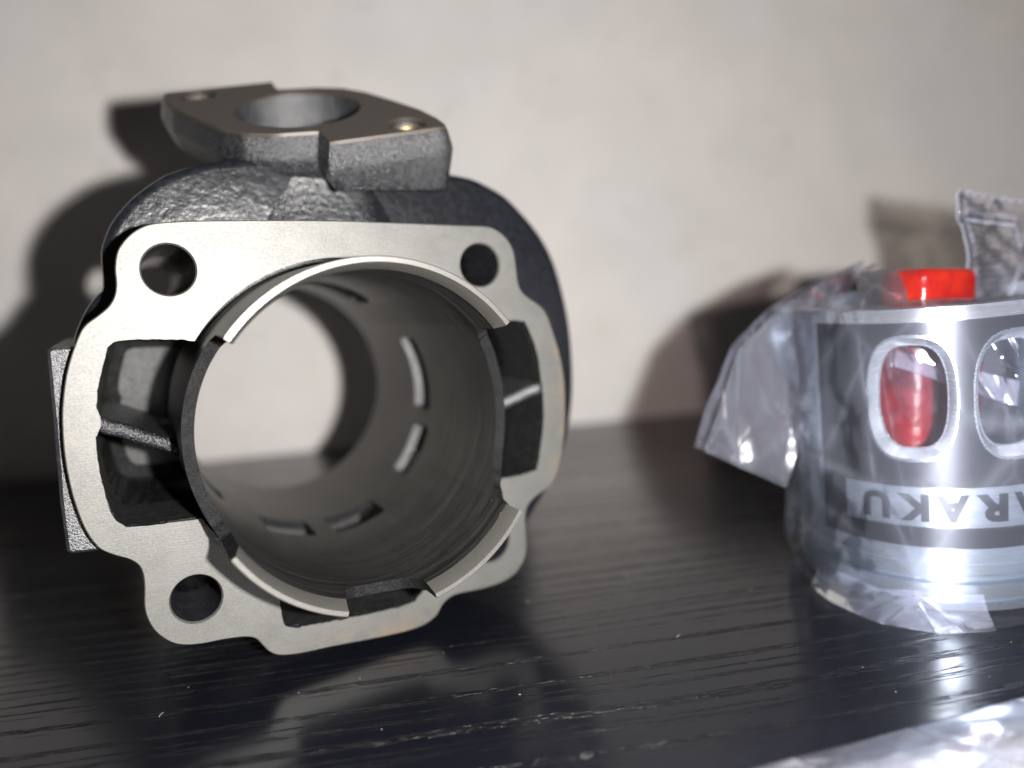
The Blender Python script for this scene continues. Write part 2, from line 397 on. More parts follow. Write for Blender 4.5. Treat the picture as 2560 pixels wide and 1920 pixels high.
# ------------------------------------------------------------------ the cylinder
A = ((0.94881, 0.038662, 0.313474), (0.313788, -0.002177, -0.949491), (-0.036026, 0.99925, -0.014198))
T = Matrix([(*A[k], (-9.155 * MM, 125.497 * MM, 39.145 * MM)[k]) for k in range(3)] + [(0, 0, 0, 1)])
cyl = tag(empty('engine_cylinder', T), 'black cast iron engine cylinder lying on its side with its milled face to the front', 'engine cylinder')

OUT = [(-8.53, 31.8), (-19.51, 31.6), (-23.87, 31.37), (-26.72, 30.97), (-28.88, 29.82), (-30.53, 28.02), (-31.19, 26.53), (-31.49, 24.59), (-31.49, 22.93), (-31.77, 21.28), (-32.57, 19.8), (-34.02, 18.5), (-35.58, 17.37), (-36.46, 16.22), (-37.44, 14.03), (-38.29, 11.69), (-38.9, 9.4), (-39.5, 6.09), (-39.76, 3.09), (-39.84, -0.71), (-39.59, -4.59), (-39.09, -8.07), (-38.2, -11.66), (-36.93, -14.27), (-35.53, -15.49), (-34.24, -16.22), (-32.9, -16.96), (-31.85, -18.13), (-31.48, -19.68), (-31.5, -21.66), (-31.7, -24.0), (-31.5, -25.93), (-30.78, -27.97), (-29.58, -29.6), (-28.19, -30.78), (-26.43, -31.47), (-24.01, -31.8), (-21.36, -31.84), (-18.2, -32.16), (-16.62, -32.81), (-15.72, -34.01), (-14.81, -35.31), (-13.54, -36.26), (-11.72, -36.72), (-9.33, -36.95), (-4.93, -37.02), (-0.18, -37.25), (6.07, -37.45), (9.99, -37.27), (12.01, -36.76), (13.68, -35.76), (14.77, -34.22), (16.26, -33.16), (18.35, -32.82), (22.57, -32.9), (26.5, -32.48), (29.2, -31.39), (31.08, -29.29), (31.73, -26.94), (31.72, -24.07), (31.64, -21.99), (32.05, -19.65), (33.24, -18.18), (35.1, -17.1), (37.21, -15.97), (38.43, -14.3), (39.19, -12.35), (40.0, -9.16), (40.58, -5.74), (40.82, -1.69), (40.75, 3.38), (40.08, 7.62), (39.05, 11.27), (38.01, 14.28), (37.17, 16.08), (35.88, 17.4), (33.5, 18.92), (32.24, 20.3), (31.77, 22.03), (31.54, 24.5), (31.2, 26.77), (30.41, 28.46), (29.0, 29.95), (27.15, 30.95), (25.3, 31.22), (22.07, 31.28), (16.18, 31.45), (10.53, 31.6), (0.67, 31.83)]
def densify(p, step=.45, jit=0.0, seed=0):
    out = []; rnd = random.Random(seed)
    for i in range(len(p)):
        a, b = Vector(p[i]), Vector(p[(i + 1) % len(p)]); n = max(1, round((b - a).length / step))
        d = (b - a).normalized()
        for k in range(n):
            q = a + (b - a) * k / n
            if jit: q = q + Vector((-d.y, d.x)) * rnd.uniform(-jit, jit)
            out.append((q.x, q.y))
    return out
OUTL = catmull(OUT, 3)
PL = catmull([(-32.6, 14.6), (-31.0, 14.85), (-28, 14.8), (-23.7, 14.5)], 3, False) + [(-18, 13.5), (-18, -12.3)] + \
     [(-23.13, -12.43), (-26.57, -12.35), (-30.2, -12.31), (-33.1, -12.0), (-34.31, -10.9), (-34.9, -9.4), (-35.36, -6.92), (-35.75, -4.05), (-35.9, -1.21), (-35.85, 1.4), (-35.05, 3.0), (-35.0, 4.1), (-35.4, 5.6), (-35.1, 7.96), (-34.65, 9.6), (-33.86, 12.13), (-33.33, 13.92)]
PR = [(18, 13.8), (30.5, 14.85), (32.9, 14.6), (33.7, 12.92), (34.73, 10.34), (35.52, 7.34), (35.7, 4.96), (35.95, 3.19), (36.16, 0.16), (36.18, -2.85), (35.7, -6.62), (35.0, -10.18), (34.34, -12.71), (30.73, -13.24), (26.57, -13.36), (18, -13.0)]
PB = [(-12.54, -20), (-12.54, -27.59), (-12.55, -29.3), (-12.3, -31.2), (-11.6, -32.1), (-10.4, -32.45), (-7.31, -32.66), (-3.77, -32.78), (-1.16, -32.8), (4.41, -32.95), (7.86, -32.85), (9.8, -32.4), (11.0, -31.2), (11.28, -29.5), (11.1, -20)]
PLj, PRj, PBj = densify(PL, .5, .05, 1), densify(PR, .5, .05, 2), densify(PB, .55, .13, 3)

STUD = 24.6
def stud_cutters(r, z0, z1): return [prism('c', [(circ(r, 40, sx * STUD, sy * STUD), z0), (circ(r, 40, sx * STUD, sy * STUD), z1)]) for sx in (-1, 1) for sy in (-1, 1)]
def shrink(p, cx, cy, f): return [(cx + (x - cx) * f, cy + (y - cy) * f) for x, y in p]
# face: a thin milled skin over the casting
face = prism('base_face', [(inset(OUTL, .16), 0.0), (OUTL, -0.22), (OUTL, -1.2)])
fc = [prism('c', [(circ(26.1, 128), .5), (circ(26.1, 128), -2)])] + stud_cutters(3.62, .5, -2) + \
     [prism('c', [(p, .5), (p, -2)]) for p in (PLj, PRj, PBj)]
cut(face, fc)
# tiny chamfer rings of the stud holes are cut as cones
cones = [prism('c', [(circ(3.9, 40, sx * STUD, sy * STUD), .1), (circ(3.5, 40, sx * STUD, sy * STUD), -.62)]) for sx in (-1, 1) for sy in (-1, 1)]
cut(face, cones); kill(*cones, *fc)
setmats(face, [M['face'], M['cast']], lambda p: 0 if p.center[2] > -0.6 and p.normal[2] > .3 else (1 if math.hypot(p.center[0], p.center[1]) > 30 and p.center[2] < -.3 else 0))
finish(face, cyl, 25)

base = prism('casting', [(inset(OUTL, .1), -1.21), (inset(OUTL, .05), -1.6), (inset(OUTL, -.0), -8), (inset(OUTL, .2), -30)])
JK = [(-33.4, 22.8), (-33.3, 27.5), (-32.8, 29.6), (-31.6, 32.3), (-29.8, 34.8), (-27.4, 37.2), (-23.4, 40.1), (-19.7, 41.6), (-15.8, 42.7), (-8, 43.6), (2, 44), (14, 43.7), (21, 43.1), (25.8, 42.3), (30, 41.7), (33.3, 40.5), (36.7, 38.8), (39.5, 36.6), (44.4, 31.5), (47.9, 25.5), (50.3, 17.1), (51.3, 10.5), (51.6, 3.0), (51.3, -2.8), (50.1, -9.4), (47.9, -15.1), (45.6, -19.2), (41.9, -24.3), (38.6, -28.2), (34, -32.3), (28, -36), (20, -38.3), (8, -38.6), (-8, -38.6), (-18, -38), (-25, -35.5), (-29.5, -31.5), (-31.2, -26), (-31.6, -21), (-33, -19.4), (-36.5, -17), (-38.3, -12), (-39.2, -5), (-39.3, 3), (-38.9, 10), (-38.2, 14.2), (-37.5, 16.4), (-35.9, 19.6), (-34.3, 21.6)]
JKL = catmull(JK, 3)
jack = prism('j', [(inset(JKL, 1.6), -14.0), (inset(JKL, .75), -14.25), (inset(JKL, .2), -14.8), (JKL, -15.8), (JKL, -34), (inset(JKL, 1.5), -36), (inset(JKL, 1.5), -52), (JKL, -54), (JKL, -60.4)])
BL = [(-40.9, 13.7), (-40.3, 14.3), (-37.5, 14.2), (-37.3, 13), (-34.9, -15.4), (-35.3, -15.9), (-40.4, -15.7), (-41.0, -15.2), (-41.2, -8), (-41.0, 3)]
blk = prism('b', [(inset(BL, .5), -3.4), (BL, -4.0), (BL, -40)])
# exhaust neck and flange, in their own frame
FC = Vector((0.087, 53.836, -22.317)); FN = Vector((-0.17691, 0.8761, 0.44849)).normalized()
FU = Vector((0.98423, 0.15748, 0.08062)); FW = FU.cross(FN).normalized()
if FW.z < 0: FW = -FW
fr = lambda u, w, t: FC + FU * u + FW * w + FN * t
FO = [(0.35, 21.0), (20.3, 20.3), (21.3, 19.6), (21.7, 18.5), (21.6, 14.5), (20.6, 8.5), (17.6, 0.2), (14.8, -6.5), (11.3, -11.2), (6.5, -13.6), (-0.35, -14.7), (-0.35, -21.0), (-20.3, -20.3), (-21.3, -19.6), (-21.7, -18.5), (-21.6, -14.5), (-20.6, -8.5), (-17.6, -0.2), (-14.8, 6.5), (-11.3, 11.2), (-6.5, 13.6), (0.0, 14.7)]
FOd = densify(FO, 1.2)
thick = [-(8.6 + 0.15 * max(0, u)) if w > 0 else -8.6 for u, w in FOd]
flg = prism('exhaust_flange', [(inset(FOd, .35), -0.5), (inset(FOd, .1), -1.0), (inset(FOd, -.7), -3.9), (inset(FOd, -.65), -4.4), (inset(FOd, .5), [t + .7 for t in thick]), (inset(FOd, 1.4), thick)], fr)
ffc = prism('flange_face', [(inset(FOd, .55), 0.0), (inset(FOd, .35), -0.49)], fr)
hole = circ(11.1, 80)
duct = prism('c', [(circ(11.1, 80), 3), (circ(11.0, 80), -8), (shrink(circ(11, 80), 0, 0, .95), -20), (shrink(circ(11, 80), 0, 0, .9), -38)], fr)
thr = [prism('c', [(circ(2.9, 32, sx * 15.3, sx * 15.75), 2), (circ(2.9, 32, sx * 15.3, sx * 15.75), -14)], fr) for sx in (-1, 1)]
thc = [prism('c', [(circ(3.6, 32, sx * 15.3, sx * 15.75), .2), (circ(2.8, 32, sx * 15.3, sx * 15.75), -.9)], fr) for sx in (-1, 1)]
cut(flg, [duct] + thr); cut(ffc, [duct] + thr + thc)
setmats(ffc, [M['flface']], lambda p: 0)
setmats(flg, [M['rough'], M['litcast']], lambda p: 1 if math.hypot((Vector(p.center) - FC).dot(FU), (Vector(p.center) - FC).dot(FW)) < 11.25 else 0)  # hole wall gets the paler casting, lamp light painted into it
finish(flg, cyl, 35); finish(ffc, cyl, 35)
for sx in (-1, 1):
    V = []; Fc = []; n = 32; prof = [(3.5, -.02), (2.92, -.75)] + [(2.92 - (.28 if k % 2 else 0), -1 - .35 * k) for k in range(18)]
    for r, t in prof:
        for k in range(n): V.append(fr(sx * 15.3 + r * cos(2 * pi * k / n), sx * 15.75 + r * sin(2 * pi * k / n), t))
    for a in range(len(prof) - 1):
        for k in range(n): Fc.append((a * n + k, a * n + (k + 1) % n, (a + 1) * n + (k + 1) % n, (a + 1) * n + k))
    mk('threaded_hole', V, Fc, M['brass'], cyl, 30, fix=False)
# neck: lofted from under the flange down and forwards into the jacket
NV = []; rings = []
sec = [(-7.0, 12.8, 13.4, -.5, 0), (-9, 12.9, 14.0, -1.2, .6), (-12, 13.0, 15.8, -1.6, 1.6), (-15, 13.3, 18.4, -1.6, 2.6), (-18, 13.9, 21, -1.4, 3.2), (-22, 15.5, 23, -.5, 3), (-26, 20, 25, 0, 2), (-32, 24, 26, 0, 0)]
for t, ru, rw, cu, cw in sec:
    rings.append(([(cu + math.copysign(abs(cos(a)) ** .6, cos(a)) * ru, cw + math.copysign(abs(sin(a)) ** .6, sin(a)) * rw) for a in [2 * pi * k / 64 for k in range(64)]], t))
neck = prism('n', rings, fr)
boreC = prism('c', [(circ(25.26, 128), 2), (circ(25.26, 128), -62)])
mouth = prism('c', [(circ(26.1, 128), 2), (circ(26.1, 128), -5)])
studs = stud_cutters(3.65, 2, -70)
pl = prism('c', [(PL, 1), (PL, -12), (shrink(PL, -22, 1, .94), -33), (shrink(PL, -22, 1, .8), -35)])
pr = prism('c', [(PR, 1), (PR, -12), (shrink(PR, 22, 1, .94), -33), (shrink(PR, 22, 1, .8), -35)])
pb = prism('c', [(PB, 1), (PB, -12), (shrink(PB, 0, -24, .94), -28), (shrink(PB, 0, -24, .8), -30)])
cutters = [boreC, mouth, pl, pr, pb, duct] + studs
front = prism('c', [(circ(90, 40), 30), (circ(90, 40), -2.6)])      # keeps the neck behind the face
cut(neck, [front])
def rr(t0, t1, z0, z1, r=1.0):   # rounded slot in (theta, z)
    q = r / .41; out = []
    for cx, cz, a0 in ((t1 - q, z1 - r, 0), (t0 + q, z1 - r, 90), (t0 + q, z0 + r, 180), (t1 - q, z0 + r, 270)):
        for k in range(5): a = R(a0 + 22.5 * k); out.append((cx + q * cos(a), cz + r * sin(a)))
    return out
ports = [rr(-9, 29, -33.4, -25), rr(-43, -16.5, -31.8, -23.6), rr(151, 189, -33.4, -25), rr(196.5, 223, -31.8, -23.6),
         rr(-118, -95.5, -28.8, -18, .6), rr(-87, -62.5, -28.5, -18.2, .6), rr(53, 127, -44.5, -29, 4)]
pc = [radial('c', p, 22, 31) for p in ports[:6]]
for o, nm in ((base, 'casting'), (jack, 'outer_jacket'), (blk, 'side_lug'), (neck, 'exhaust_neck')):
    cut(o, cutters + (pc if o is not blk else []))
    def castmat(p):
        x, y, z = p.center; r = math.hypot(x, y)
        if z < -22.5 and z > -34.5 and 25.3 < r < 31.3 and x > 14: return 2  # right-hand port walls: lamp light painted in with the paler casting
        if r < 25.3: return 1
        if (-36.6 < x < -18 and -13.6 < y < 15 and z > -36 and r > 25) or (18 < x < 37 and -13.7 < y < 15 and z > -36) or (abs(x) < 13 and -33.2 < y < -20 and z > -31): return 1
        return 0
    setmats(o, [M['cast'] if o is base else M['jacket'] if o is jack else M['litcast'] if o is blk else M['neck'], M['duct'], M['litcast']], castmat); finish(o, cyl, 32); o.name = nm; o.data.name = nm
# ribs that divide the two transfer ducts
def rib(a, b, w, dz, mat, name='duct_rib'):
    a, b = Vector(a), Vector(b); d = (b - a); nrm = Vector((-d.y, d.x, 0)).normalized() * w / 2
    V = []; Fc = []; n = 9; prof = [(-1, -dz), (-1, -1.2), (-.85, -.5), (-.5, -.1), (0, 0), (.5, -.1), (.85, -.5), (1, -1.2), (1, -dz)]
    m = 14
    for k in range(m + 1):
        c = a + d * k / m; wob = noise.noise(c * .6) * .18
        for s_, z in prof: V.append(c + nrm * (s_ + wob) + Vector((0, 0, z + wob)))
    for k in range(m):
        for i in range(n - 1): Fc.append((k * n + i, k * n + i + 1, (k + 1) * n + i + 1, (k + 1) * n + i))
    return mk(name, V, Fc, mat, cyl, 40)
rib((-36.3, 3.5, -0.9), (-24.6, -2.6, -5), 2.3, 26, M['rough'])
rib((36.8, 2.3, -0.9), (24.8, -1.9, -3.2), 2.3, 26, M['litcast'])  # paler than the left rib: the light on it is put into the colour

# sleeve: lathed tube, then windows and ports cut through it
prof = [(23.5, -60.6), (25.2, -60.6), (25.2, 19.62), (25.05, 19.8), (24.4, 19.8), (23.5, 17.0)]
n = 192; V = []; Fc = []
for r, z in prof:
    for k in range(n): V.append((r * cos(2 * pi * k / n), r * sin(2 * pi * k / n), z))
for a in range(len(prof)):
    b = (a + 1) % len(prof)
    for k in range(n): Fc.append((a * n + k, a * n + (k + 1) % n, b * n + (k + 1) % n, b * n + k))
sl = mk('sleeve', V, Fc, [], None, 0, 1)
def jag(poly, amp, seed):
    rnd = random.Random(seed); out = []
    for i in range(len(poly)):
        a, b = poly[i], poly[(i + 1) % len(poly)]; L = math.hypot((a[0] - b[0]) * .41, a[1] - b[1]); k = max(1, int(L / .8))
        for j in range(k): out.append((a[0] + (b[0] - a[0]) * j / k + rnd.uniform(-amp, amp) * 2, a[1] + (b[1] - a[1]) * j / k + rnd.uniform(-amp, amp)))
    return out
winR = [(37.5, 24), (37.4, 12), (35.5, 9.6), (31, 8.2), (20, 7.0), (8, 6.4), (-3, 6.3), (-14, 6.6), (-22, 7.8), (-28, 9.8), (-32, 12.6), (-33.6, 16), (-33, 20), (-31.9, 24)]
winL = [(180 + (-37.2), 24), (180 - 37.2, 10), (180 - 35, 7.6), (180 - 28, 6.6), (180 - 10, 6.2), (180 + 5, 6.3), (180 + 18, 7.0), (180 + 27, 8.4), (180 + 31.5, 10.5), (180 + 32.2, 14), (180 + 32, 24)]
winB = [(-105.6, 24), (-105.4, 17.0), (-104.4, 14.2), (-102, 12.3), (-98, 11.3), (-92, 10.9), (-86.6, 11.1), (-81, 12.1), (-77.9, 13.5), (-75.6, 15.9), (-75.2, 19), (-75.2, 24)]
sc = [radial('c', jag(w, .05, k), 12, 42) for k, w in enumerate((winR, winL, winB))] + [radial('c', p, 12, 42) for k, p in enumerate(ports)]
cut(sl, sc)
def slm(p):
    x, y, z = p.center; r = math.hypot(x, y); nr = (p.normal[0] * x + p.normal[1] * y) / max(r, .1)
    if p.normal[2] > .15 and z > 17: return 1
    if nr < -.97: return 0
    if nr > .97: return 2
    return 4 if (z < -15 and x > 14) else 3  # right-hand port edges also painted as lit, the others stay dark
setmats(sl, [M['bore'], M['send'], M['sout'], M['cut'], M['litcast']], slm); finish(sl, cyl, 25)
kill(*sc)
kill(*pc, *cutters, *thr, *thc, front)

# ------------------------------------------------------------------ the piston (stands on its crown)
PA = ((0.999107, -0.000771, -0.042252), (-0.000771, 0.999334, -0.036479), (0.042252, 0.036479, 0.998441))
PO = (95.895, 128.388, 47.67)
TP = Matrix([(*PA[k], PO[k] * MM) for k in range(3)] + [(0, 0, 0, 1)])
pis = tag(empty('piston', TP), 'bright aluminium piston standing on its crown inside a clear bag at the right', 'piston')
pr_ = [(20.9, 4.2), (22.5, 4.2), (22.75, 4.1), (23.45, 2.1), (23.45, -37.4), (23.2, -37.5), (23.2, -38.0), (23.38, -38.15), (23.38, -40.3), (21.6, -40.35), (21.6, -41.5), (23.38, -41.55), (23.38, -44.1), (21.6, -44.15), (21.6, -45.2), (23.2, -45.25), (23.0, -46.2), (22.0, -46.6), (0.4, -46.6), (0.4, -42), (17, -41), (20.4, -36), (21.2, -22)]
n = 160; V = []; Fc = []
for r, z in pr_:
    for k in range(n): V.append((r * cos(2 * pi * k / n), r * sin(2 * pi * k / n), z))
for a in range(len(pr_)):
    b = (a + 1) % len(pr_)
    for k in range(n): Fc.append((a * n + k, a * n + (k + 1) % n, b * n + (k + 1) % n, b * n + k))
pb_ = mk('body', V, Fc, [], None, 0, 1)
def capsule(tc, zc, ht, hz, k=1.0, e=.62):
    out = []
    for i in range(40):
        a = 2 * pi * i / 40; ca, sa = cos(a), sin(a)
        out.append((tc + math.copysign(abs(ca) ** e, ca) * ht * k, zc + math.copysign(abs(sa) ** .82, sa) * hz))
    return out
wins = [(-133.0, -10.4, 13.5, 8.5), (-94.8, -10.4, 13.5, 8.5)]
wc = [radial('c', capsule(*w), 12, 30) for w in wins]
# bevel round each window: a wider, outward-flaring cutter
def flare(t, z, ht, hz):
    a = capsule(t, z, ht + .3, hz + .25); b = capsule(t, z, ht + 3.4, hz + 1.9)
    return prism('c', [(a, 21.7), (b, 24.2)], lambda th, zz, r: (r * cos(R(th)), r * sin(R(th)), zz))
wf = [flare(*w) for w in wins]
pin = [radial('c', [(t + 15 * cos(a), -20 + 6.2 * sin(a)) for a in [2 * pi * k / 32 for k in range(32)]], 15, 30) for t in (156, -24)]
cut(pb_, wc + pin); cut(pb_, wf); kill(*wc, *wf, *pin)
def pm(p):
    x, y, z = p.center; r = math.hypot(x, y); nr = (p.normal[0] * x + p.normal[1] * y) / max(r, .1)
    if z > 2.15 and nr > .3: return 1
    if abs(nr) < .93 and r > 21.3 and -22 < z < 0: return 1
    return 0
setmats(pb_, [M['alu'], M['alu2']], pm); finish(pb_, pis, 30)
# graphite coating: a skin with holes for the windows and the name band, wrapped on the skirt
def skin(name, quads_fn, mat, r, parent, t0, t1, z0, z1, dt=.5, dz=.25, keep=None):
    V = []; Fc = []; nt = int((t1 - t0) / dt); nz = int((z1 - z0) / dz)
    for i in range(nt + 1):
        for j in range(nz + 1):
            a = R(t0 + (t1 - t0) * i / nt); V.append((r * cos(a), r * sin(a), z0 + (z1 - z0) * j / nz))
    for i in range(nt):
        for j in range(nz):
            th = t0 + (t1 - t0) * (i + .5) / nt; z = z0 + (z1 - z0) * (j + .5) / nz
            if keep is None or keep(th, z): Fc.append((i * (nz + 1) + j, (i + 1) * (nz + 1) + j, (i + 1) * (nz + 1) + j + 1, i * (nz + 1) + j + 1))
    me = bpy.data.meshes.new(name); me.from_pydata([tuple(Vector(v) * MM) for v in V], [], Fc)
    bm = bmesh.new(); bm.from_mesh(me); bmesh.ops.delete(bm, geom=[v for v in bm.verts if not v.link_faces], context='VERTS')
    bm.to_mesh(me); bm.free(); me.materials.append(mat); me.shade_smooth()
    o = bpy.data.objects.new(name, me); C.objects.link(o); o.parent = parent; return o
def coated(th, z):
    for t, zc, ht, hz in wins:
        if abs((th - t) / (ht + 3.2)) ** 3 + abs((z - zc) / (hz + 1.9)) ** 2.5 < 1: return False
    if -160.2 < th < -58 and -31.8 < z < -25.0: return False
    # corners of the coated patch are rounded
    return True
skin('coating', None, M['graph'], 23.472, pis, -173.2, -46, -35.3, 2.0, .3, .14, coated)
# the name, upside down as the piston stands on its crown
def letter(ch, tc):
    cu = bpy.data.curves.new('t', 'FONT'); cu.body = ch; cu.size = 7.4; cu.offset = 0.36; cu.resolution_u = 6; cu.align_x = 'CENTER'
    o = bpy.data.objects.new('t', cu); C.objects.link(o)
    dg = bpy.context.evaluated_depsgraph_get(); me = bpy.data.meshes.new_from_object(o.evaluated_get(dg)); bpy.data.objects.remove(o, do_unlink=True)
    bm = bmesh.new(); bm.from_mesh(me)
    for k in range(-12, 13): bmesh.ops.bisect_plane(bm, geom=bm.verts[:] + bm.edges[:] + bm.faces[:], plane_co=(k * .3, 0, 0), plane_no=(1, 0, 0))
    xs = [v.co.x for v in bm.verts]; ys = [v.co.y for v in bm.verts]; x0, x1, y0, y1 = min(xs), max(xs), min(ys), max(ys)
    wd = 4.85 if ch != 'U' else 4.4
    for v in bm.verts:
        x = (v.co.x - (x0 + x1) / 2) / (x1 - x0) * wd; y = (v.co.y - y0) / (y1 - y0) * 4.7 - 2.35
        th = R(tc) - x / 23.45; z = -28.55 - y
        v.co = Vector((23.478 * cos(th), 23.478 * sin(th), z)) * MM
    me2 = bpy.data.meshes.new('letter'); bm.to_mesh(me2); bm.free(); me2.materials.append(M['graph']); me2.shade_smooth()
    o = bpy.data.objects.new('letter', me2); C.objects.link(o); o.parent = pis; return o
for ch, tc in zip('NARAKU', (-77, -91.2, -105.3, -119.3, -133.3, -147.2)): letter(ch, tc)

# ------------------------------------------------------------------ red plastic insert inside the piston
red = empty('red_plastic_piece', Matrix.Translation((97.0 * MM, 128.3 * MM, 56.4 * MM)) @ Matrix.Rotation(R(14), 4, 'Z') @ Matrix.Rotation(R(3), 4, 'Y'))
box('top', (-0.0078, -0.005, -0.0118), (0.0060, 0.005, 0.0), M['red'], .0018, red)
box('body', (-0.0098, -0.0058, -0.043), (0.0080, 0.0058, -0.0112), M['hazed'], .0026, red)  # colour dulled to stand for the hazy film in front
tag(red, 'translucent red plastic piece sticking up out of the upturned piston', 'plastic part')

# ------------------------------------------------------------------ clear bag round the piston
bag = tag(empty('plastic_bag', TP), 'clear crinkled plastic bag pulled round the aluminium piston', 'plastic bag')
def fbm(v, o=4): return noise.fractal(v, 0.9, 2.0, o, noise_basis='PERLIN_ORIGINAL')
def ridge(v): return 1 - abs(noise.noise(v)) * 2
def shell():
    V = []; Fc = []; nt, nz = 300, 150
    for i in range(nt):
        th = -180 + 360 * i / nt
        for j in range(nz + 1):
            s = j / nz; z = -46.9 + s * 55.0
            a = R(th); base = 23.75
            p = Vector((cos(a) * 2.2, sin(a) * 2.2, z * .045))
            w = abs(noise.noise(p * 1.3 + Vector((3, 1, 7)))) + .5 * abs(noise.noise(p * 2.9))
            f = .2 + .8 * max(0, min(1, abs(((th + 108 + 180) % 360) - 180) / 60))     # hugs the front, loose elsewhere
            r = base + .12 + w * 2.6 * f * f
            # pulled out to the left side
            r += 2.0 * math.exp(-((((th - 170 + 180) % 360) - 180) / 22) ** 2) * (.4 + .6 * s)
            # gathers outwards where it is folded under the crown
            low = max(0, (-40.0 - z) / 6.9)
            tab_ = [(-180, 25.5), (-171, 26.5), (-153, 30.5), (-141, 33.8), (-126, 33.6), (-113, 30.3), (-100, 27.6), (-80, 26), (180, 25.5)]
            for (ta, ra), (tb, rb) in zip(tab_, tab_[1:]):
                if ta <= th <= tb: rt = ra + (rb - ra) * (th - ta) / (tb - ta)
            r = r + (max(rt, r) - r) * low ** 1.6
            if z > 4.3:                                      # above the rim it leans in and crumples
                q = (z - 4.3) / 4.0; r = r * (1 - .10 * q) - 2.2 * q * (1 + noise.noise(p * 2.2)); z = 4.3 + (z - 4.3) * (.22 + .5 * noise.noise(Vector((cos(a) * 1.6, sin(a) * 1.6, 4))))
            V.append((r * cos(a), r * sin(a), z))
    for i in range(nt):
        for j in range(nz):
            k = (i + 1) % nt; Fc.append((i * (nz + 1) + j, k * (nz + 1) + j, k * (nz + 1) + j + 1, i * (nz + 1) + j + 1))
    return mk('film', V, Fc, M['film'], bag, 50, fix=False)
shell()
iTP = TP.inverted()
def toP(p): return iTP @ (Vector(p) * MM) / MM
def sheet(name, L, Rr, mat, n=70, m=70, amp=1.2, seed=0, folds=1.0, sm=40):
    """L, Rr: lists of world mm points (left and right borders, top to bottom)"""
    def at(P, t):
        t *= len(P) - 1; i = min(int(t), len(P) - 2); return Vector(P[i]).lerp(Vector(P[i + 1]), t - i)
    V = []; Fc = []
    for i in range(n + 1):
        a, b = at(L, i / n), at(Rr, i / n)
        for j in range(m + 1):
            p = a.lerp(b, j / m); q = p * .085 + Vector((seed * 3.1, 0, 0))
            e = min(1, min(j, m - j) / 6)
            d = (noise.noise(q * .6) * 1.6 + 1.1 * abs(noise.noise(q * 1.1))) * amp
            d += folds * (ridge(Vector((p.x * .09 + p.z * .03, p.z * .02, seed))) ** 3) * 1.1
            V.append(toP(p + Vector((0, d * (.4 + .6 * e), 0))))
    for i in range(n):
        for j in range(m): Fc.append((i * (m + 1) + j, i * (m + 1) + j + 1, (i + 1) * (m + 1) + j + 1, (i + 1) * (m + 1) + j))
    return mk(name, V, Fc, mat, bag, sm, fix=False)
sheet('flap', [(79.5, 133, 56.2), (69, 132, 51.3), (61, 131, 45), (59.9, 131, 43.3), (56.5, 130, 35.5), (52.7, 130, 27.1), (53.0, 130, 26.6)],
      [(92, 136, 58.2), (86, 136, 54), (80, 136, 47), (75.5, 134, 40), (73, 132, 32), (70.6, 130, 24), (68.4, 130, 18.2)], M['flap'], seed=1)
sheet('flap', [(79.5, 136, 56), (68.5, 135, 51.2), (60.6, 134, 45), (57.6, 133.5, 39), (54.4, 133, 33.5), (51.8, 132.5, 27.2)],
      [(93, 142, 59), (87, 142, 53), (81, 142, 45), (76, 139, 36), (72, 136, 26), (69.5, 133, 19)], M['flap'], seed=5)
# milky gather over the rim, left of the red piece
sheet('flap', [(80, 125, 56.6), (78, 122, 54), (77, 120, 52), (76, 118, 50.5)], [(86.5, 124, 57.3), (85.6, 121, 55.6), (84.4, 118, 53.2), (83, 115, 51.3)], M['flap'], seed=9, amp=1.0)
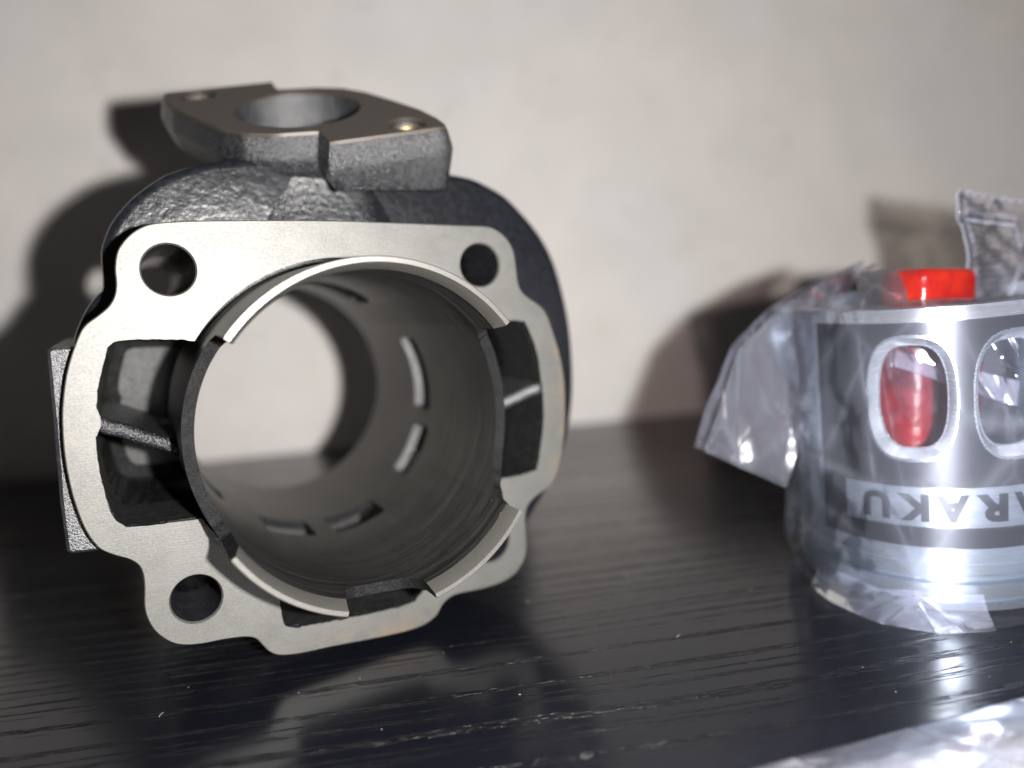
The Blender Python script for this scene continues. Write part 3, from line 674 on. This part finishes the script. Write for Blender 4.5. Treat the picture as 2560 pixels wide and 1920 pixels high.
# zigzag sealed edge standing up behind the rim
def sealtab():
    V = []; Fc = []; n, m = 120, 90
    for i in range(n + 1):
        s = i / n
        for j in range(m + 1):
            t = j / m
            xl = 104.0 + 1.3 * sin(s * 3.0) * s - .4 * math.exp(-((s - .12) / .03) ** 2) - .9 * math.exp(-((s - .2) / .035) ** 2) + 1.5 * math.exp(-((s - .5) / .3) ** 2)
            x = xl + t * 24
            top = 71.0 - .20 * (x - 104)
            zz = (abs(((x - 103.3) / 1.85) % 1 - .5) * 2) * 1.1
            z = top - 1.2 + zz * max(0, 1 - s * 14) - s * (top - 48.6)
            y = 131 + .25 * sin(x * .35 + z * .1) + .4 * noise.noise(Vector((x * .4, z * .5, 0))) + .16 * sin(z * 5 + 1.2 * noise.noise(Vector((x * .5, z * .1, 1)))) * (s > .15)
            if .09 < s < .12 or .17 < s < .21: y -= .35
            V.append(toP((x, y, z)))
    for i in range(n):
        for j in range(m): Fc.append((i * (m + 1) + j, i * (m + 1) + j + 1, (i + 1) * (m + 1) + j + 1, (i + 1) * (m + 1) + j))
    o = mk('sealed_edge', V, Fc, M['seal'], bag, 60, fix=False); o['label'] = 'zigzag-cut sealed edge of the bag standing up'
    md = o.modifiers.new('t', 'SOLIDIFY'); md.thickness = .00012
    def tube(idx, r, name):
        P = [Vector(V[k]) for k in idx]; TV = []; TF = []
        for k, p in enumerate(P):
            d = (P[min(k + 1, len(P) - 1)] - P[max(k - 1, 0)]).normalized(); a = d.cross(Vector((0, 1, .1))).normalized(); b = d.cross(a)
            for q in range(5): TV.append(p + (a * cos(q * 1.257) + b * sin(q * 1.257)) * r)
        for k in range(len(P) - 1):
            for q in range(5): TF.append((k * 5 + q, k * 5 + (q + 1) % 5, (k + 1) * 5 + (q + 1) % 5, (k + 1) * 5 + q))
        e = mk(name, TV, TF, M['rim'], o, 60, fix=False); return e
    tube([i * (m + 1) for i in range(n + 1)], .13, 'film_edge')
    tube([i * (m + 1) + 7 for i in range(3, n + 1)], .09, 'film_edge')
    tube([j for j in range(m + 1)], .14, 'film_edge')
    for s_ in (.13, .2, .215): tube([int(s_ * n) * (m + 1) + j for j in range(7, 46)], .16, 'seal_line')
    tube([i * (m + 1) + 46 - int(i * .06) for i in range(12, n + 1)], .09, 'film_edge')
sealtab()
# a fold of the bag hanging inside the piston, seen through its window
sheet('fold', [(84, 119, 50), (80, 117.5, 42), (82, 118, 36), (86, 119, 30)], [(100, 112, 44), (100, 111, 38), (100, 111, 31), (99, 111, 24)], M['film'], seed=13, amp=.8)
sheet('fold', [(84, 120, 43), (83, 119.5, 40.5)], [(101, 112.5, 37), (100, 112, 33)], M['patch'], seed=14, amp=.4)
# doubled flap of film folded forward at the foot
def foot():
    V = []; Fc = []; n, m = 40, 110
    tab_ = [(-180, 26.0), (-171, 27.2), (-153, 30.9), (-141, 34.2), (-126, 34.0), (-113, 30.7), (-100, 28.0)]
    for i in range(n + 1):
        s = i / n
        for j in range(m + 1):
            t = j / m; th = -176 + 66 * t; a = R(th)
            for (ta, ra), (tb, rb) in zip(tab_, tab_[1:]):
                if ta <= th <= tb: rt = ra + (rb - ra) * (th - ta) / (tb - ta)
            up = 42.6 + .9 * max(0, 1 - abs(th + 146) / 9)
            r = 24.6 + (rt - 24.6) * s ** 1.15 + .3 * noise.noise(Vector((th * .09, s * 1.5, 3)))
            z = -up - (46.6 - up) * s ** .8 + .2 * noise.noise(Vector((th * .12, s * 3, 9)))
            V.append((r * cos(a), r * sin(a), z))
    for i in range(n):
        for j in range(m): Fc.append((i * (m + 1) + j, i * (m + 1) + j + 1, (i + 1) * (m + 1) + j + 1, (i + 1) * (m + 1) + j))
    return mk('folded_corner', V, Fc, M['patch'], bag, 50, fix=False)
foot()

# ------------------------------------------------------------------ second bag, near corner
b2 = tag(empty('parcel_bag', Matrix.Translation((0.07, 0.05, 0))), 'pale wrapped packet in a clear bag lying in the near right corner', 'plastic bag')
def pillow(name, x0, x1, y1, dy, hgt, mat, inset_, seed, z0=0.0003):
    V = []; Fc = []; n, m = 120, 90
    for side in (0, 1):
        for i in range(n + 1):
            for j in range(m + 1):
                u, v = i / n, j / m
                x = x0 + (x1 - x0) * u; yf = y1 + (x - 36) * .125; y = yf - inset_ - v * dy
                e = min(1, min(u, 1 - u) * 8) * min(1, min(v, 1 - v) * 9); e = e ** .6
                w = noise.noise(Vector((x * .10, y * .12, seed))) * .8 + abs(noise.noise(Vector((x * .22, y * .25, seed + 4)))) * .5
                z = (hgt + w) * e if side else 0
                V.append((x - 70, y - 50, max(z, 0) + z0 * 1000))
    N = (n + 1) * (m + 1)
    for s_ in (0, 1):
        for i in range(n):
            for j in range(m):
                f = (s_ * N + i * (m + 1) + j, s_ * N + (i + 1) * (m + 1) + j, s_ * N + (i + 1) * (m + 1) + j + 1, s_ * N + i * (m + 1) + j + 1)
                Fc.append(f if s_ else f[::-1])
    return mk(name, V, Fc, mat, b2, 60, fix=False)
pillow('packet', 22, 150, 79.5, 48, 1.6, M['paper'], 3.6, 1)
pillow('film', 16, 160, 79.5, 56, 2.4, M['patch'], 0.0, 6)

# ------------------------------------------------------------------ dust and lint on the table
def lint():
    V = []; Fc = []; rnd = random.Random(3)
    for _ in range(34):
        x, y = rnd.uniform(-60, 110), rnd.uniform(72, 150)
        a = rnd.uniform(0, 2 * pi); L = rnd.choice((.12, .15, .2, .2, .3, .7, 1.1)) * rnd.uniform(.7, 1.2); w = .018; cur = rnd.uniform(-2, 2); px, py, z = x, y, .04
        k0 = len(V); seg = 5
        for s in range(seg + 1):
            nx, ny = -sin(a), cos(a)
            V += [(px - nx * w, py - ny * w, z), (px + nx * w, py + ny * w, z), (px, py, z + w * 1.6)]
            px += cos(a) * L / seg; py += sin(a) * L / seg; a += cur / seg; z = .04 + .1 * sin(pi * (s + 1) / seg)
        for s in range(seg):
            b = k0 + s * 3
            for q in range(3): Fc.append((b + q, b + (q + 1) % 3, b + 3 + (q + 1) % 3, b + 3 + q))
    o = mk('dust', V, Fc, M['lint'], None, 0, fix=False); tag(o, 'pale specks of dust and lint on the black table', 'dust', kind='stuff')
lint()
